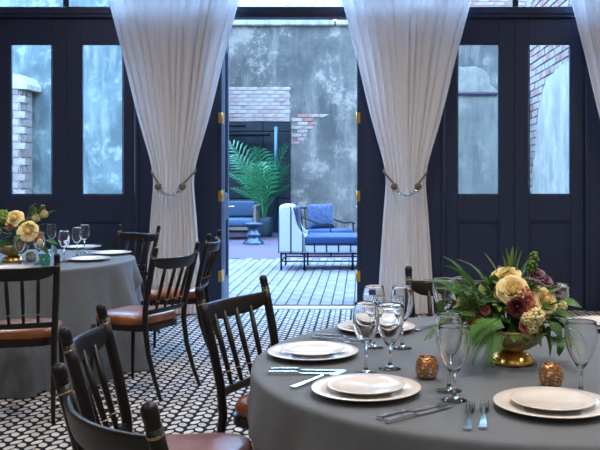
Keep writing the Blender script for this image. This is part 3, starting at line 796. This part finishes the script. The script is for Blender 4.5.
tablecloth(*TC2, .91, 6, 'grey floor-length tablecloth over the left round table', .15, 15, .075)

# ------------------------------------------------------------------ tableware meshes
charger_me = MB().lathe([(.001, .004), (.085, .004), (.09, .0), (.10, .0), (.108, .006), (.150, .016), (.1555, .0175), (.1565, .0195), (.154, .0205), (.112, .0125), (.104, .009), (.001, .009)], 56).mesh('charger_plate', 'china')
dinner_me = MB().lathe([(.001, .003), (.060, .003), (.064, 0), (.070, 0), (.076, .004), (.104, .014), (.1105, .0160), (.1115, .0178), (.109, .0185), (.080, .0115), (.072, .0085), (.001, .0080)], 56).mesh('dinner_plate', 'china')
def glass_mesh(name, h, rb, kind='wine', m='real_glass', rfoot=.036):
    sh = h * .42
    if kind == 'tulip': bowl = [(.0045, .0), (.010, .03), (.48 * rb, .16), (.80 * rb, .38), (.97 * rb, .60), (1.0 * rb, .74), (.97 * rb, .88), (.93 * rb, 1.0)]; sh = h * .34
    else: bowl = [(.0045, 0), (.012, .02), (.55 * rb, .12), (.86 * rb, .30), (1.0 * rb, .52), (.98 * rb, .72), (.90 * rb, .88), (.82 * rb, 1.0)]
    foot = [(.0005, .0045), (rfoot, .0), (rfoot, .0015), (rfoot * .6, .005), (.009, .011), (.0048, .022), (.0040, sh * .5), (.0045, sh)]
    bl = [(r, sh + v * (h - sh)) for r, v in bowl[1:]]
    rim = [(bl[-1][0] - .0012, h + .0006), (bl[-1][0] - .0022, h - .001)]
    inner = [(max(.001, r - .0022), z + .003) for r, z in reversed(bl[:-1])] + [(.0008, bl[0][1] + .003)]
    # refine the bowl profile
    fine = []
    pr = bl
    for i in range(len(pr) - 1):
        p0 = pr[max(i - 1, 0)]; p1 = pr[i]; p2 = pr[i + 1]; p3 = pr[min(i + 2, len(pr) - 1)]
        for t in (0, .33, .66):
            f = lambda a, b_, c_, d_: .5 * (2 * b_ + (c_ - a) * t + (2 * a - 5 * b_ + 4 * c_ - d_) * t * t + (3 * b_ - a - 3 * c_ + d_) * t ** 3)
            fine.append((f(p0[0], p1[0], p2[0], p3[0]), f(p0[1], p1[1], p2[1], p3[1])))
    fine.append(pr[-1])
    return MB().lathe(foot + fine + rim + inner, 36).mesh(name, m)
wine_me = glass_mesh('wine_glass', .222, .041)
water_me = glass_mesh('water_goblet', .205, .046, 'tulip')
champ_me = glass_mesh('water_goblet', .205, .043, 'tulip')
def blade_strip(stations):
    """stations: (s, halfwidth, z0, z1) along +X -> closed strip"""
    m = MB(); k = len(stations)
    for s, hw, z0, z1 in stations: m.v += [(s, -hw, z0), (s, hw, z0), (s, hw, z1), (s, -hw, z1)]
    m.f = [(i * 4 + a, (i + 1) * 4 + a, (i + 1) * 4 + (a + 1) % 4, i * 4 + (a + 1) % 4) for i in range(k - 1) for a in range(4)] + [(3, 2, 1, 0), tuple(range(4 * k - 4, 4 * k))]
    m.f = [tuple(reversed(f)) for f in m.f]; m.sm = [False] * len(m.f); return m
kh = blade_strip([(0, .006, .001, .008), (.004, .0095, .0, .0095), (.05, .009, 0, .0105), (.09, .0075, 0, .010), (.098, .005, .002, .008)]).mesh('handle', 'steel')
kb = blade_strip([(.098, .0045, .002, .006), (.11, .009, .002, .0045), (.17, .0105, .002, .004), (.215, .009, .002, .004), (.235, .003, .002, .0035)]).mesh('blade', 'steel')
fk = blade_strip([(0, .008, .001, .005), (.004, .0105, .0, .006), (.03, .0085, .001, .007), (.08, .005, .004, .010), (.125, .0045, .010, .0145), (.140, .010, .008, .011), (.152, .0125, .004, .007), (.165, .0125, .003, .0055)]).mesh('handle', 'steel')
tn = blade_strip([(0, .0019, .003, .0055), (.03, .0017, .005, .007), (.05, .0010, .009, .0102)]).mesh('tine', 'steel')
def knife(p, q, label, group):
    d = q - p; t = thing('table_knife', label, 'knife', (p.x, p.y, TH + .001), math.atan2(d.y, d.x), group)
    link('handle', kh, t); link('blade', kb, t)
def fork(p, q, label, group):
    d = q - p; t = thing('table_fork', label, 'fork', (p.x, p.y, TH + .001), math.atan2(d.y, d.x), group)
    t.scale = (1.13, 1, 1); h = link('handle', fk, t)
    for i in range(4): link('tine', tn, t, (.164, (-1.5 + i) * .0068, 0))
def plates(p, label, which, big=True, dx=0, dy=0):
    c = tag(link('charger_plate', charger_me, None, (p.x, p.y, TH + .001)), 'wide white charger plate ' + which, 'plate', 'white charger plates')
    if big: tag(link('dinner_plate', dinner_me, None, (p.x + dx, p.y + dy, TH + .0105)), 'smaller white plate stacked on the charger ' + which, 'plate', 'stacked white plates')
def glass(me, p, label, name=None):
    o = link(name or me.name.split('.')[0], me, None, (p.x, p.y, TH + .001), (0, 0, random.uniform(0, 6)))
    tag(o, label, 'glass', 'stemmed glasses on the tables'); return o

# near table
plates(tab(313, 356), '', 'nearest the left edge of the near table', dx=.0, dy=.0)
plates(tab(366, 393.5), '', 'front and centre on the near table')
plates(tab(552.5, 409), '', 'at the lower right corner, beside two forks')
plates(tab(376, 330.5), '', 'behind four glasses on the near table')
plates(tab(606, 327), '', 'cut off by the right photo edge')
knife(tab(267.5, 374.5), tab(345, 374.8), 'silver knife with pale handle lying before the left plates, nearer one', 'knives on the near table')
knife(tab(270, 371.2), tab(345, 371.5), 'silver knife lying before the left plates, farther one', 'knives on the near table')
fork(tab(292, 389), tab(345, 373), 'silver fork tucked behind the front centre plates', 'forks on the near table')
fork(tab(312, 337.5), tab(362, 346), 'silver fork by the far left plates, nearer of two', 'forks on the near table')
fork(tab(316, 335), tab(365, 343), 'silver fork by the far left plates, farther of two', 'forks on the near table')
knife(tab(378, 420), tab(448, 404.5), 'silver knife right of the front centre plates, farther of two', 'knives on the near table')
knife(tab(386, 423.5), tab(452, 407), 'silver knife right of the front centre plates, nearer of two', 'knives on the near table')
fork(tab(467.5, 431), tab(472, 398), 'left of the two forks standing upright in view beside the lower right plates', 'forks on the near table')
fork(tab(483, 430), tab(485, 397), 'right of the two forks, next to the lower right plates', 'forks on the near table')
knife(tab(417, 332), tab(431, 327), 'silver knife at the far side of the near table, left of the flowers', 'knives on the near table')
glass(wine_me, tab(366, 374), 'wine glass behind the front centre plates, leftmost of its cluster')
glass(water_me, tab(390, 369), 'water goblet at the front right of the cluster of four glasses')
glass(wine_me, tab(374, 348), 'tall wine glass before the far left plates, left one')
glass(wine_me, tab(402, 348.5), 'tall wine glass before the far left plates, right one')
glass(wine_me, tab(449, 391), 'clear glass beside the left candle holder, rear one of the pair')
glass(water_me, tab(454, 400.5), 'clear goblet beside the left candle holder, front one of the pair')
glass(water_me, tab(581, 394), 'large goblet behind the lower right plates')
glass(water_me, tab(444, 330), 'goblet standing left behind the near flower arrangement')
glass(wine_me, tab(462, 334), 'goblet half hidden by the left side of the near flowers')
glass(water_me, tab(557, 338), 'goblet standing right behind the near flower arrangement')
glass(wine_me, tab(535, 334), 'goblet hidden behind the right side of the near flowers')

def votive(p, m, label, r=.036, h=.066):
    t = thing('votive_holder', label, 'candle holder', (p.x, p.y, TH + .001), 0, 'mercury glass candle holders')
    MB().lathe([(.001, 0), (.6 * r, 0), (.86 * r, .10 * h), (.99 * r, .36 * h), (1.0 * r, .55 * h), (.92 * r, .78 * h), (.74 * r, .95 * h), (.70 * r, h), (.66 * r, h), (.68 * r, .93 * h), (.85 * r, .75 * h), (.9 * r, .5 * h), (.5 * r, .1 * h), (.001, .1 * h)], 28).build('cup', m, t)
    c = MB().lathe([(.001, .012), (.019, .012), (.019, .034), (.001, .034)], 16).build('candle', 'wax', t)
    MB().tube([(0, 0, .034), (.001, 0, .041)], .001, 5).build('wick', 'iron', c)
votive(tab(427, 378.5), 'mercury', 'speckled gold candle holder left of the flower bowl')
votive(tab(551, 386.5), 'mercury', 'speckled gold candle holder right of the flower bowl')

# ------------------------------------------------------------------ flower arrangements
def rose_mesh(name, m, R, seed, layers=8, openness=1.0):
    rnd = random.Random(seed); q = MB()
    for L_ in range(layers):
        t = L_ / (layers - 1); n = 3 if L_ < 2 else 5
        for k in range(n):
            az = 2 * PI * k / n + L_ * 1.15 + rnd.uniform(-.15, .15)
            rt = R * (.10 + .90 * t * openness) * rnd.uniform(.93, 1.05); hh = R * (.92 - .34 * t * t) * rnd.uniform(.95, 1.05)
            wa = (1.25 if L_ < 2 else .86) * rnd.uniform(.92, 1.08)
            def fn(u, v):
                s = 2 * u - 1; ed = 1 - .16 * s * s * s * s
                rad = rt * (.30 + .70 * min(1, v * 1.25) ** .7) + R * .16 * t * max(0, v - .7) / .3
                ang = az + s * wa * (.45 + .55 * math.sin(PI * (.15 + .6 * v)))
                z = hh * v * ed - R * .22 * t * (max(0, v - .72) / .28) ** 2
                rad += .045 * R * math.sin(4 * s + 2.3 * k + L_) * v * v
                return (rad * math.cos(ang), rad * math.sin(ang), z - R * .45)
            q.grid(fn, 9, 8)
    q.ball((0, 0, 0), R * .28, 8, 6, 1.6)
    return q.mesh(name, m)
def leaf_mesh(name, m, L_, W_, bend=.25, fold=.15):
    q = MB()
    def fn(u, v):
        s = 2 * u - 1; wv = W_ * (math.sin(PI * min(1, v ** .8)) ** .9) + .0006
        return (s * wv, L_ * v * (1 - .1 * v), -bend * L_ * v * v + fold * abs(s) * wv)
    q.grid(fn, 5, 9); return q.mesh(name, m)
def fern_mesh(name, m, L_, n=18):
    q = MB(); P = [Vector((0, L_ * i / n, .10 * L_ * math.sin(PI * i / n) - .10 * L_ * (i / n) ** 2)) for i in range(n + 1)]
    q.tube(P, .0013, 4)
    for i in range(2, n + 1):
        t = i / n; ll = L_ * .24 * (1 - t) ** .75 + .006
        for s in (-1, 1):
            d = Vector((s * .86, .5, -.12)).normalized()
            for k in range(4):                     # each pinna carries small leaflets
                b0 = P[i] + d * ll * k / 4; wd = ll * .13 * (1 - k / 5)
                q.add([b0, b0 + d * ll * .30 + Vector((0, wd * 1.6, 0)), b0 + d * ll * .40, b0 + d * ll * .30 - Vector((0, wd * 1.2, 0))], [(0, 1, 2, 3)])
    return q.mesh(name, m)
def cluster_mesh(name, m, R, n, br, seed, tall=1.0):
    rnd = random.Random(seed); q = MB()
    for i in range(n):
        z = 1 - 2 * (i + .5) / n; a = i * 2.399; rr_ = math.sqrt(1 - z * z)
        q.ball((R * rr_ * math.cos(a), R * rr_ * math.sin(a), R * z * tall), br * rnd.uniform(.75, 1.2), 7, 5)
    return q.mesh(name, m)
ROSE = [rose_mesh('rose', 'rose', .050, 1), rose_mesh('rose', 'rose', .040, 2)]
ROSEB = rose_mesh('bloom', 'rose_b', .030, 3, 5); ROSEP = rose_mesh('bloom', 'rose_p', .025, 4, 4); ROSEM = rose_mesh('bloom', 'mauve', .030, 5, 4)
BUDS = cluster_mesh('bud_cluster', 'bud', .024, 40, .0075, 6); BUDP = cluster_mesh('bud_cluster', 'rose_p', .022, 18, .009, 7, 1.5)
BUDT = cluster_mesh('bud_cluster', 'leaf_l', .013, 18, .008, 8, 2.6); HYDR = cluster_mesh('hydrangea', 'hydr', .055, 70, .011, 9, .8)
LEAF = [leaf_mesh('leaf', 'leaf', .085, .020), leaf_mesh('leaf', 'leaf', .070, .022, .4), leaf_mesh('leaf', 'leaf_l', .075, .014, .15), leaf_mesh('leaf', 'leaf', .10, .014, .3)]
LANCE = leaf_mesh('leaf', 'leaf_l', .115, .011, .05, .4)
FERN = [fern_mesh('fern_frond', 'fern', .17), fern_mesh('fern_frond', 'fern', .13)]
def aim(d, roll=0):                                     # rotation taking +Y (leaf axis) or +Z (bloom axis) to d
    return Vector(d)
def put_y(nm, me, par, p, d, roll=0, sc_=1):
    q = Vector(d).to_track_quat('Y', 'Z') @ Matrix.Rotation(roll, 4, 'Y').to_quaternion()
    o = link(nm, me, par, p, q.to_euler(), (sc_,) * 3); return o
def put_z(nm, me, par, p, d, roll=0, sc_=1):
    q = Vector(d).to_track_quat('Z', 'Y') @ Matrix.Rotation(roll, 4, 'Z').to_quaternion()
    return link(nm, me, par, p, q.to_euler(), (sc_,) * 3)
def bowl(par):
    MB().lathe([(.001, 0), (.070, 0), (.0725, .006), (.070, .014), (.066, .019), (.062, .030), (.045, .036), (.030, .042)], 40).build('foot', 'gold', par)
    MB().lathe([(.030, .040), (.060, .050), (.088, .068), (.106, .095), (.113, .118), (.110, .120), (.102, .096), (.08, .07), (.001, .06)], 48).build('bowl', 'oldgold', par)
    MB().lathe([(.001, .105), (.09, .105), (.106, .10)], 24).build('moss', 'stem', par)

def stem(par, p, base=(0, 0, .10)):
    b_ = Vector(base); p = Vector(p); m_ = b_.lerp(p, .5) + Vector((0, 0, .012))
    MB().tube([b_, m_, p], .0024, 5).build('stem', 'stem', par)

fp = tab(511.5, 363)
A = thing('flower_arrangement', 'peach rose arrangement in a footed gold bowl on the near table', 'flowers', (fp.x, fp.y, TH + .001))
bowl(A)
DF = fp.y
def fa(px, py, d=0.0):          # local position for a bloom d metres nearer the camera than the bowl's axis
    q = at(px, py, DF - d); return Vector((q.x - fp.x, q.y - fp.y, q.z - TH - .001))
blooms = [(ROSE[0], 'rose', 513, 290, .075, (-.05, -.85, .5), .95), (ROSE[1], 'rose', 506, 275, .02, (-.2, -.5, .8), 1.05), (ROSE[1], 'rose', 546, 300, .05, (.45, -.75, .5), 1.05),
          (ROSE[1], 'rose', 500, 292, .03, (-.6, -.6, .5), .8),
          (ROSEB, 'bloom', 517, 307, .115, (0, -.95, .2), .95), (ROSEB, 'bloom', 505, 268, -.02, (-.1, -.3, .9), .7), (ROSEB, 'bloom', 553, 286, -.01, (.5, -.4, .7), 1.0),
          (ROSEP, 'bloom', 528, 301, .10, (.1, -.9, .3), .9), (ROSEP, 'bloom', 533, 311, .105, (.2, -.95, .1), .8), (ROSEP, 'bloom', 471, 317, .03, (-.7, -.6, .2), 1.0), (ROSEP, 'bloom', 478, 323, .06, (-.5, -.8, .1), .8), (ROSEP, 'bloom', 526, 326, .12, (.1, -1, 0), .8), (ROSEP, 'bloom', 485, 310, .07, (-.3, -.9, .3), .6),
          (ROSEM, 'bloom', 537, 274, -.01, (.1, -.5, .8), 1.0), (ROSEM, 'bloom', 545, 279, .0, (.3, -.5, .7), .9),
          (BUDS, 'bud_cluster', 536, 317, .115, (.2, -1, .2), 1.0), (BUDS, 'bud_cluster', 527, 319, .125, (.2, -1, .2), .7), (BUDS, 'bud_cluster', 532, 327, .115, (.2, -1, .2), .7), (BUDS, 'bud_cluster', 462, 302, .02, (-.5, -.6, .5), .7), (BUDP, 'bud_cluster', 524, 294, .07, (.1, -.8, .5), .9),
          (BUDT, 'bud_cluster', 533, 262, -.01, (.08, -.1, 1), .95), (BUDT, 'bud_cluster', 530, 268, .0, (-.1, -.1, 1), .7), (BUDS, 'bud_cluster', 562, 306, .02, (.7, -.5, .3), .6)]
rf = random.Random(33)
for me, nm, px, py, d, ax, s_ in blooms:
    p = fa(px, py, d); put_z(nm, me, A, p, ax, rf.uniform(0, 6), s_); stem(A, p - Vector(ax).normalized() * .012)
for px, py, d, dr in ((511, 262, 0, (.02, -.1, 1)), (516, 264, .01, (.14, -.1, 1)), (506, 263, .0, (-.12, -.1, 1)), (519, 268, 0, (.35, -.1, 1)), (500, 264, 0, (-.45, -.1, .8)), (509, 257, 0, (-.1, 0, 1)), (514, 256, 0, (.12, 0, 1))):
    p = fa(px, py + 14, d); put_y('leaf', LANCE, A, p, dr, rf.uniform(-.6, .6), rf.uniform(.75, 1.0)); stem(A, p)
# fern fronds spilling left and forward
ferns = [(480, 322, .09, (-.35, -.75, -.45), 0), (492, 328, .11, (-.1, -.8, -.5), 0), (478, 312, .06, (-.85, -.4, -.1), 0), (474, 300, .02, (-.85, -.2, .35), 0), (478, 290, 0, (-.7, -.1, .65), 1), (484, 336, .10, (-.45, -.7, -.6), 1), (502, 318, .11, (-.7, -.6, -.35), 0), (494, 318, .10, (-.6, -.7, -.2), 0), (470, 292, -.02, (-.95, 0, .3), 0), (456, 318, .01, (-.8, -.3, -.4), 1), (500, 340, .11, (-.5, -.6, -.55), 1), (488, 283, -.02, (-.75, .0, .7), 1), (468, 305, 0, (-.9, -.1, .15), 1), (466, 315, .0, (-.9, -.2, -.2), 1), (462, 296, -.03, (-.9, .1, .5), 1), (458, 308, -.03, (-.7, -.2, -.6), 1), (480, 300, .05, (-.6, -.5, .5), 1), (556, 322, .03, (.6, -.5, -.35), 1), (548, 336, .05, (.6, -.6, -.3), 1), (470, 284, -.03, (-.6, 0, .75), 1)]
for px, py, d, dr, k in ferns:
    p = fa(px, py, d); put_y('fern_frond', FERN[k], A, p, dr, rf.uniform(-.4, .4), rf.uniform(.85, 1.1)); stem(A, p)
# leaves: a dome of foliage
nleaf = 0
while nleaf < 230:
    th = rf.uniform(0, 2 * PI); el = rf.uniform(-.35, 1.35)
    d = Vector((math.cos(th) * math.cos(el) * 1.25, math.sin(th) * math.cos(el) * .8, math.sin(el)))
    p = Vector((0, 0, .14)) + Vector((d.x * .112, d.y * .11, d.z * .115)) * rf.uniform(.6, 1.08)
    if p.z < .105 and p.xy.length < .1: continue
    dr = (d.normalized() + Vector((rf.uniform(-.6, .6), rf.uniform(-.6, .6), rf.uniform(-.55, .25)))).normalized()
    put_y('leaf', rf.choice(LEAF), A, p, dr, rf.uniform(-.8, .8), rf.uniform(.55, .95)); nleaf += 1
for px, py, d, dr, s_ in ((562, 302, .0, (.97, -.2, .1), 1.0), (556, 318, .04, (.7, -.4, -.3), .9), (557, 330, .04, (.2, -.2, -.95), .8), (550, 322, .07, (.5, -.6, -.4), .9), (553, 312, .05, (.8, -.4, .0), .9), (477, 295, .03, (-.7, -.4, .5), .9), (487, 285, .03, (-.75, -.4, .45), .8), (546, 333, .07, (.3, -.5, -.8), .8), (560, 340, .03, (.05, -.1, -1), .7), (452, 300, -.02, (-.6, 0, .5), .8), (447, 315, -.02, (-.7, -.2, -.3), .7), (442, 300, -.02, (-.3, -.2, -.9), .8), (440, 310, -.02, (-.2, -.2, -.9), .9)):
    p = fa(px, py, d); put_y('leaf', rf.choice(LEAF[:2] + LEAF[3:]), A, p, dr, rf.uniform(-.5, .5), s_); stem(A, p)

for i in range(26):                                     # paler sprigs on the left and crown
    px, py = rf.uniform(455, 505), rf.uniform(282, 322)
    p = fa(px, py, rf.uniform(.0, .09)); dr = Vector((rf.uniform(-1, .1), rf.uniform(-.8, 0), rf.uniform(-.2, .9)))
    put_y('leaf', rf.choice((LEAF[2], LEAF[2], LEAF[1])), A, p, dr.normalized(), rf.uniform(-.6, .6), rf.uniform(.45, .75))
for px, py, d in ((459, 298, .02), (466, 308, .04), (472, 300, .05), (456, 306, .0), (480, 304, .07)):
    put_z('bud_cluster', BUDT, A, fa(px, py, d), (-.5, -.3, .8), rf.uniform(0, 6), .55)
# left table: bowl, plates, glasses
fp2 = tab(13, 261.5)
B = thing('flower_arrangement', 'yellow rose and hydrangea arrangement on the left table', 'flowers', (fp2.x, fp2.y, TH + .001))
bowl(B)
def fb_(px, py, d=0.0):
    q = at(px, py, fp2.y - d); return Vector((q.x - fp2.x, q.y - fp2.y, q.z - TH - .001))
for me, nm, px, py, d, ax, s_ in [(ROSE[0], 'rose', 14, 218, .03, (.1, -.75, .6), 1.25), (ROSE[0], 'rose', 28, 231, .09, (.15, -.85, .4), 1.35), (HYDR, 'hydrangea', 2, 217, .02, (0, -.5, .8), .95), (HYDR, 'hydrangea', -9, 222, .0, (0, -.5, .8), .9),
                                  (ROSEP, 'bloom', 9, 227, .08, (-.2, -.9, .2), .9), (ROSEP, 'bloom', 40, 236, .08, (.4, -.9, .2), .9), (BUDS, 'bud_cluster', 40, 243, .09, (.3, -1, 0), .9), (BUDS, 'bud_cluster', 44, 214, .0, (.3, -.3, .9), 1.0), (BUDS, 'bud_cluster', 36, 218, .0, (.3, -.3, .9), 1.0),
                                  (ROSE[1], 'rose', -6, 232, .08, (-.3, -.8, .3), 1.1), (BUDT, 'bud_cluster', 42, 211, 0, (.2, 0, 1), 1.2), (BUDT, 'bud_cluster', 34, 213, 0, (.1, 0, 1), 1.1), (ROSEP, 'bloom', 20, 245, .1, (.1, -1, 0), .8)]:
    p = fb_(px, py, d); put_z(nm, me, B, p, ax, rf.uniform(0, 6), s_); stem(B, p - Vector(ax).normalized() * .02)
nleaf = 0
while nleaf < 90:
    th = rf.uniform(0, 2 * PI); el = rf.uniform(-.3, 1.35)
    d = Vector((math.cos(th) * math.cos(el) * 1.3, math.sin(th) * math.cos(el) * .8, math.sin(el)))
    p = Vector((.02, 0, .15)) + Vector((d.x * .13, d.y * .12, d.z * .15)) * rf.uniform(.6, 1.05)
    dr = (d.normalized() + Vector((rf.uniform(-.6, .6), rf.uniform(-.6, .6), rf.uniform(-.5, .3)))).normalized()
    put_y('leaf', rf.choice(LEAF), B, p, dr, rf.uniform(-.8, .8), rf.uniform(.6, 1.15)); nleaf += 1
for px, py, dr in ((40, 245, (.7, -.4, -.4)), (46, 240, (.9, -.2, -.1)), (52, 244, (.5, -.3, -.6)), (48, 214, (.7, 0, .6)), (38, 212, (.5, 0, .8)), (30, 212, (.2, 0, 1)), (-2, 206, (-.2, 0, 1))):
    p = fb_(px, py, .02); put_y('leaf', rf.choice(LEAF[:2]), B, p, dr, rf.uniform(-.5, .5), 1.2); stem(B, p)
votive(tab(31, 261.8), 'silver_mercury', 'speckled silver candle holder below the left flowers', .037, .07)
plates(tab(88.5, 260.5), '', 'nearest the rim of the left table, right of the glasses', False)
plates(tab(111, 254.5), '', 'at the right edge of the left table', False)
plates(tab(82, 248.5), '', 'farthest back on the left table, behind the glasses', False)
plates(tab(6, 270), '', 'behind the left-edge chair on the left table', False)
glass(champ_me, tab(20, 265), 'goblet in front of the yellow roses on the left table', 'water_goblet')
glass(wine_me, tab(39, 264.5), 'wine glass right of the yellow roses on the left table')
glass(wine_me, tab(64, 262), 'wine glass at the front of the left table, beside the rim plate')
glass(wine_me, tab(77, 256.5), 'wine glass on the left table, front one of the overlapping pair')
glass(wine_me, tab(84.5, 252.5), 'wine glass on the left table, rear one of the overlapping pair')
glass(wine_me, tab(51.5, 251.5), 'wine glass behind the left flowers')
gt = tag(MB().lathe([(.001, .004), (.030, .0), (.034, .01), (.038, .085), (.0365, .085), (.032, .012), (.001, .012)], 28).build('tumbler', 'green_glass', None, tuple(tab(45, 266.5) + Vector((0, 0, .001)))), 'low greenish tumbler under the left flowers', 'glass')
